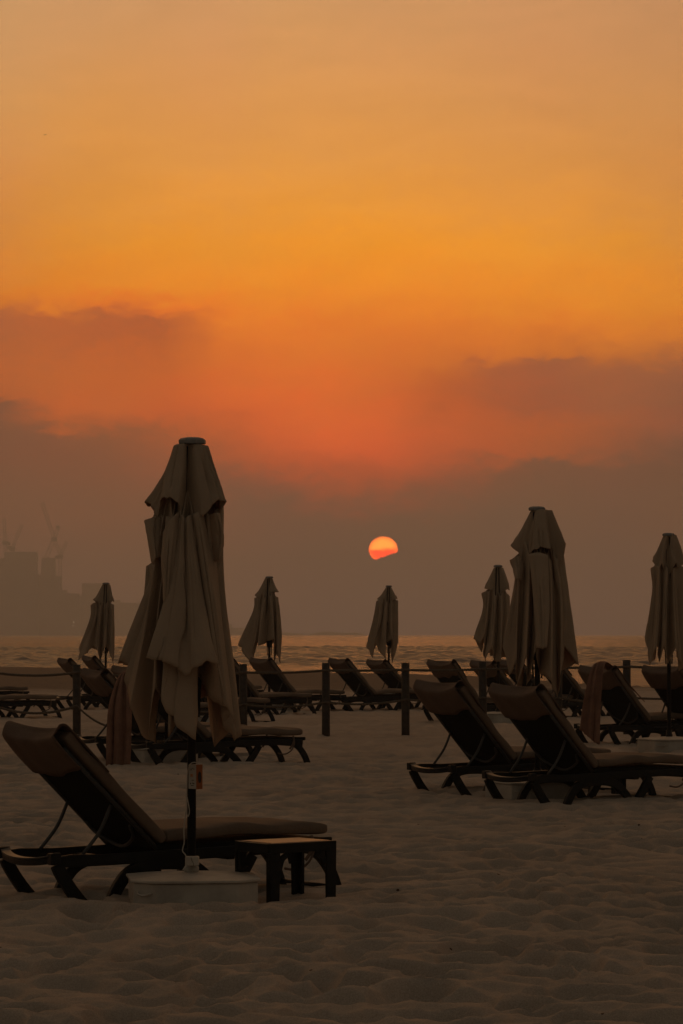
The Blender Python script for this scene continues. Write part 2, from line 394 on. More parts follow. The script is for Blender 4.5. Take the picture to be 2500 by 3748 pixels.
# nearest parasol
U1 = parasol(703, 16.4, 2.443, 'largest folded beige parasol beside the nearest lounger, a small carton on its pole',
 upper=[('R',[(636,1632),(604,1725),(531,1838)]),('V',[(640,1630),(612,1745),(578,1892)]),
  ('R',[(646,1628),(606,1745),(588,1836)]),('R',[(660,1627),(640,1745),(624,1822)]),('R',[(674,1626),(668,1745),(657,1846)]),
  ('V',[(688,1626),(684,1760),(677,1924)]),('V',[(696,1626),(693,1760),(690,1918)]),('R',[(715,1627),(727,1750),(745,1893)]),
  ('R',[(745,1629),(778,1745),(800,1836)]),('R',[(761,1632),(798,1745),(829,1836)]),('V',[(758,1632),(792,1750),(800,1880)])],
 lower=[('R',[(531,1904),(558,2060),(430,2420)]),('V',[(588,1880),(585,2080),(470,2520)]),
  ('R',[(600,1890),(552,2180),(482,2583)]),('V',[(622,1880),(600,2150),(537,2716)]),
  ('R',[(636,1890),(590,2200),(578,2515)]),('V',[(652,1880),(620,2200),(622,2600)]),
  ('R',[(670,1890),(650,2200),(630,2692)]),('V',[(688,1880),(690,2200),(690,2560)]),
  ('R',[(715,1890),(718,2200),(724,2704)]),('V',[(738,1880),(745,2150),(727,2470)]),
  ('R',[(762,1880),(778,2160),(770,2550)]),('V',[(782,1880),(800,2150),(838,2596)]),
  ('R',[(814,1852),(823,2150),(889,2712)])],
 extra=[([('R',[(668,1885),(612,2190),(552,2402)]),('R',[(671,1890),(640,2190),(598,2417)]),('R',[(675,1894),(664,2190),(645,2428)]),
   ('V',[(683,1900),(688,2200),(690,2466)]),('R',[(690,1896),(708,2190),(730,2438)]),('R',[(697,1890),(734,2190),(768,2420)]),('V',[(706,1885),(756,2190),(812,2428)])], -.12, -.31),
  ([('R',[(603,1952),(598,2050),(606,2180)]),('R',[(622,1915),(612,2040),(613,2220)]),('R',[(645,1890),(634,2040),(622,2240)]),('V',[(662,1874),(664,1990),(634,2250)])], -.13, -.20),
  ([('R',[(700,1890),(745,2180),(778,2430)]),('R',[(716,1882),(760,2180),(800,2428)]),('R',[(732,1876),(780,2180),(832,2560)]),('V',[(745,1872),(800,2180),(862,2640)])], -.09, -.22),
  ([('R',[(531,1904),(540,1960),(562,2062)]),('R',[(556,1898),(566,1960),(575,2050)]),('R',[(590,1892),(592,1960),(590,2040)])], -.03, -.10),
  ([('R',[(770,1885),(778,1960),(785,2060)]),('R',[(795,1880),(812,1950),(806,2045)]),('R',[(806,1880),(824,1975),(812,2022)])], -.08, -.06),
  ([('R',[(612,1890),(600,2120),(612,2530)]),('R',[(640,1900),(640,2250),(600,2560)]),('R',[(668,1900),(668,2300),(660,2660)]),('R',[(700,1900),(705,2300),(724,2702)]),('V',[(714,1900),(722,2200),(732,2600)])], -.10, -.27)],
 rot=.13, seed=1, boxdx=.006)

U6 = parasol(1966, 25.9, 2.47, 'second largest folded parasol, behind the pair of brown loungers at right',
 upper=[('R',[(1945,1868),(1905,1945),(1872,1998)]),('V',[(1950,1867),(1925,1960),(1904,2036)]),('V',[(1957,1866),(1938,1960),(1922,2042)]),
  ('R',[(1962,1866),(1950,1950),(1946,2018)]),('R',[(1975,1866),(1974,1945),(1975,2003)]),('R',[(1990,1866),(1998,1945),(2010,2016)]),
  ('V',[(2000,1866),(2008,1960),(2022,2060)]),('V',[(2008,1867),(2025,1980),(2043,2112)]),('R',[(2020,1868),(2052,1950),(2069,1995)]),('V',[(2014,1868),(2042,1960),(2052,2030)])],
 lower=[('R',[(1870,2048),(1884,2130),(1842,2365)]),('V',[(1895,2035),(1895,2160),(1862,2468)]),
  ('R',[(1905,2040),(1893,2190),(1886,2420)]),('V',[(1920,2035),(1912,2200),(1888,2518)]),
  ('R',[(1938,2032),(1930,2200),(1920,2400)]),('V',[(1950,2030),(1945,2200),(1925,2512)]),
  ('R',[(1970,2025),(1965,2200),(1948,2384)]),('V',[(1985,2030),(1985,2200),(1972,2456)]),
  ('R',[(2000,2030),(2010,2200),(2005,2490)]),('V',[(2015,2035),(2030,2200),(2040,2553)]),
  ('R',[(2030,2040),(2050,2200),(2046,2480)]),('V',[(2045,2040),(2068,2200),(2064,2368)]),
  ('R',[(2062,2022),(2086,2200),(2116,2432)])],
 extra=[([('R',[(1933,2030),(1946,2200),(1953,2370)]),('R',[(1950,2026),(1962,2200),(1966,2373)]),('R',[(1972,2025),(1980,2200),(1980,2371)]),('R',[(2000,2034),(2003,2200),(1992,2368)])], -.17, -.34),
  ([('R',[(1870,2048),(1874,2080),(1882,2128)]),('R',[(1890,2038),(1894,2080),(1893,2120)]),('R',[(1915,2036),(1912,2080),(1905,2125)])], -.03, -.12)],
 rot=.5, seed=2, boxdx=-.05)

U7 = parasol(2447, 35.6, 2.565, 'folded parasol at the right edge of the photo, cut by the frame',
 upper=[('R',[(2430,1958),(2405,2020),(2388,2056)]),('V',[(2434,1957),(2420,2030),(2406,2085)]),('R',[(2440,1957),(2424,2020),(2418,2066)]),
  ('V',[(2448,1956),(2440,2040),(2441,2116)]),('R',[(2458,1957),(2460,2020),(2470,2058)]),('V',[(2466,1957),(2472,2030),(2482,2080)]),('R',[(2476,1958),(2498,2020),(2512,2060)])],
 lower=[('R',[(2384,2078),(2388,2170),(2359,2336)]),('V',[(2400,2070),(2400,2180),(2374,2433)]),('R',[(2412,2070),(2404,2200),(2392,2365)]),
  ('V',[(2425,2080),(2418,2200),(2410,2425)]),('R',[(2438,2080),(2430,2200),(2420,2360)]),('V',[(2450,2090),(2444,2200),(2441,2430)]),
  ('R',[(2462,2080),(2462,2200),(2466,2370)]),('V',[(2475,2070),(2482,2200),(2500,2456)]),('R',[(2505,2075),(2520,2200),(2532,2370)])],
 rot=.4, seed=3, boxdx=.02)
U5 = parasol(1823, 48.6, 2.49, 'small folded parasol just left of the large right parasol, its hem touching it',
 upper=[('R',[(1808,2078),(1786,2125),(1774,2153)]),('R',[(1812,2077),(1798,2125),(1790,2158)]),('V',[(1817,2076),(1810,2130),(1806,2168)]),
  ('V',[(1823,2076),(1823,2140),(1823,2198)]),('V',[(1829,2076),(1834,2130),(1836,2170)]),('R',[(1836,2077),(1850,2125),(1856,2158)]),('R',[(1842,2079),(1860,2130),(1866,2160)])],
 lower=[('R',[(1764,2170),(1768,2228),(1734,2336)]),('V',[(1778,2164),(1776,2240),(1756,2356)]),('R',[(1790,2164),(1782,2250),(1768,2330)]),
  ('V',[(1800,2170),(1790,2250),(1767,2420)]),('R',[(1812,2180),(1806,2250),(1797,2370)]),('V',[(1822,2190),(1818,2250),(1807,2420)]),
  ('R',[(1832,2180),(1832,2250),(1831,2418)]),('V',[(1842,2170),(1842,2250),(1833,2350)]),('R',[(1852,2168),(1856,2250),(1848,2356)]),('V',[(1864,2180),(1866,2260),(1863,2420)])], seed=4)
U3 = parasol(986, 57.0, 2.47, 'folded parasol with its left corner blown outward, third small one from the left',
 upper=[('R',[(971,2116),(948,2160),(933,2180)]),('V',[(976,2114),(958,2165),(948,2190)]),('V',[(981,2113),(972,2170),(967,2202)]),
  ('V',[(986,2113),(984,2150),(982,2188)]),('R',[(990,2113),(994,2145),(996,2166)]),('R',[(996,2115),(1010,2150),(1021,2168)])],
 lower=[('R',[(932,2188),(925,2240),(872,2362)]),('V',[(942,2188),(938,2250),(914,2421)]),('R',[(952,2188),(946,2250),(934,2350)]),
  ('V',[(962,2190),(950,2250),(944,2345)]),('R',[(970,2192),(962,2250),(947,2364)]),('V',[(980,2188),(978,2250),(975,2350)]),('R',[(990,2180),(998,2250),(1007,2340)]),
  ('V',[(1000,2182),(1004,2250),(1004,2430)]),('R',[(1010,2185),(1014,2250),(1015,2380)]),('V',[(1016,2185),(1022,2250),(1026,2432)]),('R',[(1018,2186),(1026,2250),(1032,2336)])], seed=5, boxdx=.12)
U4 = parasol(1423, 67.0, 2.46, 'smallest folded parasol, standing alone directly below the sun',
 upper=[('R',[(1413,2150),(1393,2180),(1379,2192)]),('V',[(1416,2149),(1402,2185),(1394,2204)]),('V',[(1421,2148),(1414,2190),(1409,2229)]),
  ('V',[(1426,2148),(1426,2180),(1424,2206)]),('R',[(1430,2149),(1440,2180),(1446,2194)]),('R',[(1432,2150),(1448,2180),(1457,2193)])],
 lower=[('R',[(1378,2200),(1367,2264),(1340,2369)]),('V',[(1388,2196),(1380,2270),(1365,2410)]),('R',[(1398,2198),(1390,2270),(1370,2340)]),
  ('V',[(1408,2204),(1398,2270),(1385,2380)]),('R',[(1416,2204),(1408,2270),(1411,2412)]),('V',[(1424,2200),(1422,2270),(1412,2354)]),
  ('R',[(1432,2200),(1430,2270),(1436,2342)]),('V',[(1440,2196),(1440,2270),(1438,2427)]),('R',[(1456,2198),(1457,2270),(1458,2349)])], seed=6)
U2 = parasol(388, 64.0, 2.47, 'darker folded parasol standing furthest left, against the hazy towers',
 upper=[('R',[(375,2140),(354,2180),(341,2196)]),('R',[(379,2138),(362,2180),(352,2200)]),('V',[(384,2137),(376,2185),(374,2214)]),('V',[(388,2136),(386,2190),(384,2226)]),
  ('V',[(394,2137),(396,2185),(396,2212)]),('R',[(398,2138),(406,2180),(410,2198)]),('R',[(403,2141),(412,2180),(418,2203)])],
 lower=[('R',[(333,2214),(330,2262),(293,2368)]),('V',[(345,2206),(340,2270),(289,2418)]),('R',[(355,2210),(348,2270),(322,2385)]),
  ('V',[(362,2214),(354,2280),(344,2366)]),('R',[(370,2216),(366,2280),(362,2380)]),('V',[(380,2220),(376,2280),(370,2432)]),
  ('R',[(388,2216),(388,2280),(384,2372)]),('V',[(398,2212),(398,2280),(394,2368)]),('R',[(408,2210),(412,2280),(410,2400)]),('V',[(414,2212),(417,2280),(417,2431)]),('R',[(417,2214),(419,2290),(419,2366)])], seed=7)
# two further parasols whose canopies stand behind the nearest one
def shifted(lines, px0, Y0, px1, Y1, z0=H):
    s = Y0/Y1
    return [(k, [((p[0]-px0)*s*.82+px1, (p[1]-HY)*s+HY) for p in pts]) for k, pts in lines]
lowB = [('R',[(1378,2200),(1372,2264),(1362,2369)]),('V',[(1388,2196),(1380,2270),(1370,2400)]),('R',[(1398,2198),(1390,2270),(1378,2340)]),
  ('V',[(1408,2204),(1398,2270),(1390,2380)]),('R',[(1416,2204),(1408,2270),(1411,2396)]),('V',[(1424,2200),(1422,2270),(1412,2354)]),
  ('R',[(1432,2200),(1430,2270),(1436,2342)]),('V',[(1440,2196),(1440,2270),(1438,2400)]),('R',[(1450,2198),(1455,2270),(1460,2349)])]
upB = [('R',[(1413,2150),(1400,2180),(1388,2192)]),('V',[(1416,2149),(1406,2185),(1398,2204)]),('V',[(1421,2148),(1414,2190),(1409,2229)]),
  ('V',[(1426,2148),(1426,2180),(1424,2206)]),('R',[(1430,2149),(1438,2180),(1446,2194)]),('R',[(1432,2150),(1446,2180),(1452,2193)])]
parasol(612, 32.6, 2.46, 'folded parasol behind the nearest one, its white base box under the towelled lounger',
 upper=shifted(upB, 1423, 67, 616, 32.6), lower=shifted(lowB, 1423, 67, 612, 32.6), seed=8, boxdx=-.06, rot=.6)
parasol(761, 47.0, 2.46, 'folded parasol behind the nearest parasol, only its dark pole showing below the canopy gap',
 upper=shifted(upB, 1423, 67, 761, 47.0), lower=[(k, [p[0], p[1], (p[2][0], p[2][1]-8)]) for k, p in shifted(lowB, 1423, 67, 761, 47.0)], seed=9)

# ------------------------------------------------------------------ loungers
def make_lounger(th, seed):
    """u = +x from head to foot, v = +y lateral, built once per recline angle"""
    root = bpy.data.objects.new('sun_lounger', None); C.objects.link(root); root.empty_display_size = .1
    HW = .30; th = R(th); rnd = random.Random(seed)
    hinge = Vector((.66, 0, .285)); LB = .86
    du = Vector((-math.cos(th), 0, math.sin(th))); nn = Vector((-math.sin(th), 0, -math.cos(th)))   # nn = behind the back
    # frame: side rails, curved head end, foot bar
    fr = MB()
    for s in (-1, 1):
        fr.beam([(.02,s*HW,.215),(.1,s*HW,.218),(.3,s*HW,.215),(.8,s*HW,.225),(1.3,s*HW,.235),(1.71,s*HW,.238)], .038, [.056,.066,.06,.06,.058,.054])
        fr.beam([(.0,s*HW,.20),(.0,s*HW,.262)], .05, .06)
    arc = [(0.02-.055*math.sin(math.pi*k/12)**.7, -HW+2*HW*k/12, .240-.04*math.sin(math.pi*k/12)**.5) for k in range(13)]
    fr.beam(arc, .034, .05, side=(0,0,1))
    arc2 = [(p[0]+.0, p[1], p[2]+.018) for p in arc]
    for u in (.45, 1.1, 1.70):
        fr.box((u, 0, .20), (.05, 2*HW-.038, .03))
    fo = fr.build('frame', M['frame'], root, bevel=.006)
    MB().beam([(p[0]-.005, p[1], p[2]+.0215) for p in arc], .009, .052, side=(0,0,1)).build('end_ledge', M['tube'], fo, bevel=.002)
    for s in (-1, 1):
        a = cat([(.015,0,.20),(.04,0,.15),(.11,0,.05),(.20,0,-.05)], 4)
        MB().beam([(p[0], s*HW, p[2]) for p in a], .038, .068).build('leg', M['frame'], root, bevel=.006)
        a = cat([(.335,0,-.05),(.36,0,.03),(.43,0,.125),(.53,0,.172),(.68,0,.182),(.83,0,.165),(.93,0,.10),(1.00,0,.02),(1.02,0,-.05)], 4)
        MB().beam([(p[0], s*HW, p[2]) for p in a], .038, .066).build('leg', M['frame'], root, bevel=.006)
        a = cat([(1.05,0,-.05),(1.10,0,.03),(1.17,0,.13),(1.22,0,.21)], 4)
        MB().beam([(p[0], s*HW, p[2]) for p in a], .038, .068).build('leg', M['frame'], root, bevel=.006)
        a = cat([(1.60,0,.225),(1.67,0,.18),(1.74,0,.085),(1.79,0,-.045)], 4)
        MB().beam([(p[0], s*HW, p[2]) for p in a], .038, .060).build('leg', M['frame'], root, bevel=.006)
        # back prop
        p0 = hinge + du*(.36) + nn*.045; p0.y = s*(HW-.055)
        p1 = Vector((.20, s*(HW-.055), .245))
        mid = (p0+p1)/2 + Vector((.018,0,-.008))
        MB().tube(vp(cat([p0, mid, p1], 5)), .0105, 8).build('back_prop', M['tube'], root, True)
    MB().tube([(1.775,-HW,.004),(1.775,HW,.004)], .013, 8).build('foot_bar', M['frame'], root, True)
    # loop bar behind the sling
    lp = [hinge+du*.20+nn*.05, hinge+du*.12+nn*.065, hinge+du*.05+nn*.08, hinge+du*.12+nn*.065, hinge+du*.20+nn*.05]
    for p, v in zip(lp, (-.25,-.2,0,.2,.25)): p.y = v
    MB().tube(vp(cat(lp, 6)), .0095, 8).build('loop_bar', M['tube'], root, True)
    # backrest sling with tube edge
    W2 = HW-.02
    sl = MB()
    for i in range(10):
        a0, a1 = i/10, (i+1)/10
    rings = []
    for i in range(11):
        t = i/10; c = hinge + du*(LB*.93*t) + nn*.028
        rings.append([c+Vector((0,-W2,0))-nn*.004, c+Vector((0,W2,0))-nn*.004, c+Vector((0,W2,0))+nn*.008, c+nn*(.008+.006*math.sin(math.pi*t)), c+Vector((0,-W2,0))+nn*.008])
    sl.loft(rings); bp_ = sl.build('back_sling', M['sling'], root)
    for s in (-1, 1):
        MB().tube([hinge+du*(LB*t)+nn*.036+Vector((0,s*W2,0)) for t in (0,.5,.93)], .013, 8).build('back_rail', M['tube'], root, True)
    # seat sling
    ss = MB(); ss.box((1.19, 0, .27), (1.08, 2*HW-.06, .022))
    for s in (-1, 1): ss.box((1.19, s*(HW-.02), .268), (1.12, .03, .034))
    ss.build('seat_sling', M['sling'], root, bevel=.005)
    # cushions: rounded slabs
    def slab(name, f, n, w, th_, m, bow=0., seed=0):
        nu, na = 22, 28; rings = []
        for i in range(nu+1):
            t = i/nu; e = (1-(1-min(1, min(t, 1-t)*14))**2)**.5 if 0 < t < 1 else 0; t = [0,.006,.02,.045,.08][i] if i < 5 else (1-[0,.006,.02,.045,.08][nu-i] if nu-i < 5 else .08+.84*(i-4)/(nu-8)); e = [.0,.45,.8,.95,1.][min(i, nu-i, 4)]
            ring = []
            for k in range(na):
                a = 2*math.pi*k/na; ca, sa = math.cos(a), math.sin(a)
                sx = math.copysign(abs(ca)**.22, ca); sy = math.copysign(abs(sa)**.32, sa)
                wob = .006*math.sin(5*t*3+ca*2+seed)+.004*math.sin(17*t+seed*2)
                ring.append(f(t) + Vector((0, sx*w*(.975+.025*e), 0)) + n*(sy*th_/2*(.72+.28*e)+wob*(1 if sy > 0 else .3)))
            rings.append(ring)
        mb = MB().loft(rings); return mb.build(name, m, root, True)
    bc = lambda t: hinge + du*(LB*t*.965+.005) - nn*.022 + Vector((0,0,0))
    slab('back_cushion', bc, -nn, HW+.005, .068, M['cushion'], seed=seed)
    sc_ = lambda t: Vector((.685+1.03*t, 0, .325+.018*math.sin(math.pi*min(1,t*1.15))+.012*t))
    slab('seat_cushion', sc_, Vector((0,0,1)), HW+.005, .072, M['cushion'], seed=seed+2)
    # head cover: a sleeve pulled over the top of the cushion, sagging behind
    rings = []; nv = 20
    prof = []
    hc = []
    path = [(-.34,-.058),(-.15,-.062),(-.02,-.063),(.012,-.058),(.022,-.03),(.018,.02),(.006,.046),(-.05,.054),(-.14,.058),(-.25,.055)]
    P2 = cat([(a, b_) for a, b_ in path], 3)
    Vv = np.zeros((len(P2), nv+1, 3))
    for i, (a, b_) in enumerate(P2):
        q = i/(len(P2)-1)
        for k in range(nv+1):
            v = k/nv*2-1
            edge = abs(v)**6
            back = max(0, (q-.5)*2)
            aa = a - back*(.03*v+.018*math.cos(v*3.1)+.009*math.sin(v*8+seed*1.7)) if q > .5 else a
            aa -= (.05*(1-v*v)-.03*abs(v)**5)*max(0, 1-abs(q-.45)*3)
            bb_ = b_ + (.006*math.sin(v*9+seed+q*4)*back + .010*(1-v*v)*math.sin(q*6+seed))
            bb_ *= 1-.12*edge
            p = hinge + du*(LB+aa) + nn*(bb_)
            Vv[i, k] = (p.x, v*(HW+.012+.006*math.sin(q*9)), p.z)
    grid_mesh('head_cover', Vv, M['cover'], root, solid=.006)
    # tie straps of the cushion at the foot
    for s in (-1, 1):
        MB().beam(vp(cat([(1.60,s*(HW+.012),.30),(1.60,s*(HW+.03),.25),(1.58,s*(HW+.026),.20),(1.555,s*(HW+.022),.165)],4)), .004, .02, side=(0,1,0)).build('tie_strap', M['cover'], root)
    MB().tube(vp(cat([(1.60,-HW-.022,.29),(1.605,-HW-.03,.22),(1.57,-HW-.026,.15),(1.50,-HW-.02,.115),(1.42,-HW-.02,.125)],5)), .007, 6).build('hanging_tie', M['cover'], root, True)
    return root
TH = [44, 47, 45.5, 42.5, 48.5]
protos = [make_lounger(t_, i_+1) for i_, t_ in enumerate(TH)]
used = [False]*5
def kids(o): return [c for c in C.objects if c.parent is o]
KT = {id(p): [(k, kids(k)) for k in kids(p)] for p in protos}
def lounger(px, Y, a, kind, label, dz=0., tilt=0.):
    """px, Y: near top corner of the backrest"""
    p = protos[kind]
    th = R(TH[kind]); ut = .66-.86*math.cos(th); HW = .30; a = R(a)
    if not used[kind]: o = p; used[kind] = True
    else:
        o = p.copy(); C.objects.link(o)
        for k, subs in KT[id(p)]:
            c = k.copy(); C.objects.link(c); c.parent = o
            for g in subs:
                d = g.copy(); C.objects.link(d); d.parent = c
    # near side is v = -HW (towards the camera and right)
    corner = Vector(((px-1250)/F*Y, Y, 0))
    off = Matrix.Rotation(a, 3, 'Z') @ Vector((ut, -HW, 0))
    loc = corner-off
    mid = loc + Matrix.Rotation(a, 3, 'Z') @ Vector((.9, 0, 0))
    loc.z = float(ground(mid.x, mid.y)) + dz
    o.location = loc; o.rotation_euler = (R(tilt), 0, a)
    o['label'] = label; o['category'] = 'sun lounger'; o['group'] = 'cushioned sun loungers on the sand'
    return o
lounger(228, 16.45, 33, 0, 'nearest sun lounger at bottom left, beside the white parasol base and side table', -.0)
L2 = lounger(1974, 24.75, 35, 1, 'right-hand lounger of the near pair in front of the second largest parasol', .0)
L3 = lounger(1680, 26.2, 34, 1, 'left-hand lounger of the near pair in front of the second largest parasol', .0)
L4b = lounger(566, 31.1, 27, 2, 'rust-towelled sun lounger behind the nearest parasol, foot end right of the pole', .0)
L4a = lounger(384, 32.5, 25, 1, 'lounger with brown head cover just left of the towel, by the leftmost post', .0)
L5 = lounger(2247, 37.4, 37, 1, 'sun lounger at right draped with a rust towel over its backrest', .0)
L6 = lounger(2488, 37.6, 40, 1, 'sun lounger cut by the right edge of the photo, below the rightmost parasol', .0)
far = [
 (257, 56.7, 24, 2, 'leftmost upright far lounger, its backrest partly behind the leftmost rope post'),
 (346, 59.0, 24, 4, 'far lounger under the leftmost parasol, second upright backrest from the left'),
 (480, 44.0, 28, 3, 'far lounger mostly hidden behind the towel beside the nearest parasol'),
 (655, 47.8, 33, 2, 'far lounger whose foot end shows beneath the post right of the nearest parasol'),
 (850, 52.6, 34, 4, 'far lounger with its backrest directly behind the post right of the nearest parasol'),
 (695, 61.0, 34, 3, 'most distant lounger, only a seat sliver showing right of the nearest parasol'),
 (988, 55.5, 35, 1, 'far lounger below the parasol with the blown corner, between two rope posts'),
 (1270, 56.2, 31, 2, 'small far lounger between the two clear posts, left of the parasol under the sun'),
 (1409, 57.6, 31, 3, 'far lounger directly in front of the small parasol below the sun'),
 (1659, 48.6, 38, 4, 'far lounger whole in view, just left of the post before the second largest parasol'),
 (1806, 51.0, 34, 2, 'far lounger partly behind the post left of the large right parasol'),
 (1900, 57.0, 34, 3, 'far lounger whose top is a sliver between the two touching parasols'),
 (2046, 51.6, 34, 2, 'far lounger whose sloping back shows right of the second largest parasol'),
 (-140, 50.8, 28, 3, 'lounger reaching in from the left edge, the nearer of two, only its foot half showing'),
 (-190, 59.5, 28, 2, 'lounger reaching in from the left edge, the farther of two, only its foot end showing'),
]
for f_ in far: lounger(*f_)

# ------------------------------------------------------------------ side tables
def side_table(px, Y, a, label, sx=.42, sy=.34, h=.325):
    base = G(px, Y); root = empty('side_table', base, label, 'side table', 'low side tables', R(a))
    tp = MB()
    for k in range(7):
        w = (sy-.05)/7; tp.box((0, -sy/2+.025+w*(k+.5), h-.012), (sx-.05, w-.004, .016))
    tp.build('table_top', M['table'], root, bevel=.002)
    ap = MB()
    for s in (-1, 1):
        ap.box((0, s*(sy/2-.012), h-.032), (sx-.006, .024, .052)); ap.box((s*(sx/2-.012), 0, h-.033), (.024, sy-.052, .05))
    ap.build('apron', M['frame'], root, bevel=.003)
    for s in (-1, 1):
        for t in (-1, 1):
            l = MB()
            l.beam([(s*(sx/2-.032), t*(sy/2-.014), -.06), (s*(sx/2-.033), t*(sy/2-.014), h-.057)], .018, [.056,.066])
            l.beam([(s*(sx/2-.014), t*(sy/2-.036), -.06), (s*(sx/2-.014), t*(sy/2-.038), h-.059)], .026, .018)
            l.build('leg', M['frame'], root, bevel=.002)
            MB().beam(vp(cat([(s*(sx/2-.066), t*(sy/2-.016), h-.14),(s*(sx/2-.085), t*(sy/2-.016), h-.09),(s*(sx/2-.13), t*(sy/2-.016), h-.062)],4)), .014, .03).build('brace', M['frame'], root)
    return root
side_table(1046, 16.62, 38, 'low dark side table with brown slatted top, in front of the nearest lounger foot', .44, .33)
side_table(2262, 26.6, 35, 'dark side table under the right lounger pair, seen through the arched legs', .40, .36)
side_table(745, 33.1, 30, 'dark side table behind the nearest parasol pole, among the towelled lounger legs', .36, .34)

# ------------------------------------------------------------------ posts and ropes
YP = 41.7
posts = [(283, 2433), (594, 2432), (891, 2430), (1193, 2426), (1484, 2425), (1767, 2420), (2041, 2418), (2294, 2415), (2560, 2412)]
names = ['leftmost dark round post of the rope fence', 'rope post hidden behind the nearest parasol canopy', 'rope post just right of the nearest parasol',
 'rope post standing clear on the sand, left of centre pair', 'rope post standing clear on the sand, below the sun', 'rope post just left of the large right parasol',
 'rope post directly behind the right hem of the large right parasol', 'rope post standing right of the draped towel', 'rope post beyond the right edge']
def post_at(px, ptop, i):
    b_ = G(px, YP); z = H-(ptop-HY)/F*YP - b_.z
    ring = lambda r, zz: [Vector((r*math.cos(2*math.pi*k/16), r*math.sin(2*math.pi*k/16), zz)) for k in range(16)]
    o = MB().loft([ring(.055,-.25), ring(.054,z*.5), ring(.053,z-.006), ring(.047,z)]).build('rope_post', M['post'], None, False, loc=b_)
    for p in o.data.polygons: p.use_smooth = abs(p.normal.z) < .5
    o.rotation_euler = (R(random.uniform(-.6,.6)), R(random.uniform(-.5,.5)), 0)
    return tag(o, names[i], 'post', 'rope fence posts')
for i, (px, pt) in enumerate(posts[:-1]): post_at(px, pt, i)
def rope(px0, py0, px1, py1, sag, label, r=.017):
    a, b_ = W(px0, py0, YP-.06), W(px1, py1, YP-.06); n = 60; path = []
    for k in range(n+1):
        t = k/n; p = a.lerp(b_, t); p.z -= sag*4*t*(1-t); path.append(p)
    mb = MB()                                  # three twisted strands
    for s in range(3):
        mb.tube([p + Vector((0, math.cos(k*.9+s*2.094), math.sin(k*.9+s*2.094)))*r*.5 for k, p in enumerate(path)], r*.62, 6)
    o = mb.build('rope', M['rope'], None, True)
    return tag(o, label, 'rope', 'ropes strung between the posts')
rn = ['leftmost post', 'canopy-hidden post', 'post right of nearest parasol', 'left clear post', 'clear post below the sun', 'post left of large right parasol', 'post behind the large right parasol', 'post right of the towel', 'right photo edge']
up = [2461, 2463, 2461, 2454, 2452, 2449, 2442, 2440, 2441]
lo = [2583, 2578, 2577, 2569, 2560, 2553, 2553, 2552, 2553]
rope(-20, 2462, 283, 2461, .04, 'upper rope running from the left photo edge to the leftmost post')
rope(-20, 2582, 283, 2583, .10, 'lower sagging rope running from the left photo edge to the leftmost post')
for i in range(len(posts)-1):
    rope(posts[i][0], up[i], posts[i+1][0], up[i+1], [.04,.03,.015,.004,.01,.006,.012,.01][i], 'upper rope, %s to %s' % (rn[i], rn[i+1]))
    rope(posts[i][0], lo[i], posts[i+1][0], lo[i+1], [.30,.10,.05,.045,.03,.04,.05,.02][i], 'lower sagging rope, %s to %s' % (rn[i], rn[i+1]), .015)

# ------------------------------------------------------------------ towels
def towel(Yb, cols, label, seed, amp):
    lines = []
    n = len(cols)
    for i, pts in enumerate(cols):
        ln = []
        for j, (px, py, d) in enumerate(pts):
            w = W(px, py, Yb+d); q = j/(len(pts)-1)
            ln.append((w.x, w.y + amp*(1.4*math.sin(i*2.3+seed+q*1.5)+.5*math.sin(i*5.1+q*3))*(.3+.7*min(1, q*1.6)), w.z))
        lines.append(ln)
    o = drape(lines, None, 'towel', 6, 30, False, .004, seed, M['towel'], .008)
    return tag(o, label, 'towel', 'rust-coloured towels')
towel(30.95, [[(508,2520,.45),(470,2462,.25),(436,2476,.02),(401,2580,-.12),(394,2700,-.14),(392,2806,-.15)],
  [(512,2522,.45),(474,2461,.25),(440,2475,.02),(410,2580,-.12),(405,2700,-.14),(404,2808,-.15)],
  [(516,2524,.45),(478,2460,.25),(444,2474,.02),(420,2580,-.12),(418,2700,-.14),(414,2804,-.15)],
  [(520,2526,.45),(482,2460,.25),(448,2473,.02),(430,2580,-.12),(430,2700,-.14),(428,2809,-.15)],
  [(526,2528,.45),(486,2459,.25),(453,2472,.02),(442,2580,-.12),(443,2700,-.14),(440,2806,-.15)],
  [(530,2530,.45),(490,2459,.25),(458,2471,.02),(455,2580,-.12),(456,2700,-.14),(451,2808,-.15)],
  [(534,2532,.45),(496,2458,.25),(464,2470,.02),(468,2580,-.12),(469,2700,-.14),(462,2803,-.15)],
  [(540,2534,.45),(502,2458,.25),(470,2470,.02),(482,2580,-.12),(482,2700,-.14),(476,2807,-.15)]],
  'rust towel hanging from the lounger left of the nearest parasol down to the sand', 21, .022)
towel(37.25, [[(2306,2520,.6),(2200,2438,.20),(2165,2443,.0),(2140,2540,-.10),(2126,2620,-.12),(2120,2668,-.13)],
  [(2316,2526,.6),(2206,2435,.20),(2172,2440,.0),(2150,2540,-.10),(2138,2620,-.12),(2132,2678,-.13)],
  [(2326,2534,.6),(2212,2433,.20),(2179,2438,.0),(2160,2540,-.10),(2149,2620,-.12),(2145,2690,-.13)],
  [(2334,2542,.6),(2218,2432,.20),(2186,2437,.0),(2169,2540,-.10),(2160,2620,-.12),(2157,2702,-.13)],
  [(2342,2550,.6),(2224,2432,.20),(2193,2437,.0),(2178,2540,-.10),(2172,2640,-.12),(2170,2712,-.13)],
  [(2350,2560,.6),(2231,2433,.20),(2200,2439,.0),(2188,2540,-.10),(2182,2640,-.12),(2182,2720,-.13)],
  [(2358,2568,.6),(2238,2435,.20),(2208,2444,.0),(2198,2540,-.10),(2194,2640,-.12),(2193,2723,-.13)]],
  'rust towel draped over the backrest of the lounger right of the large right parasol', 22, .022)

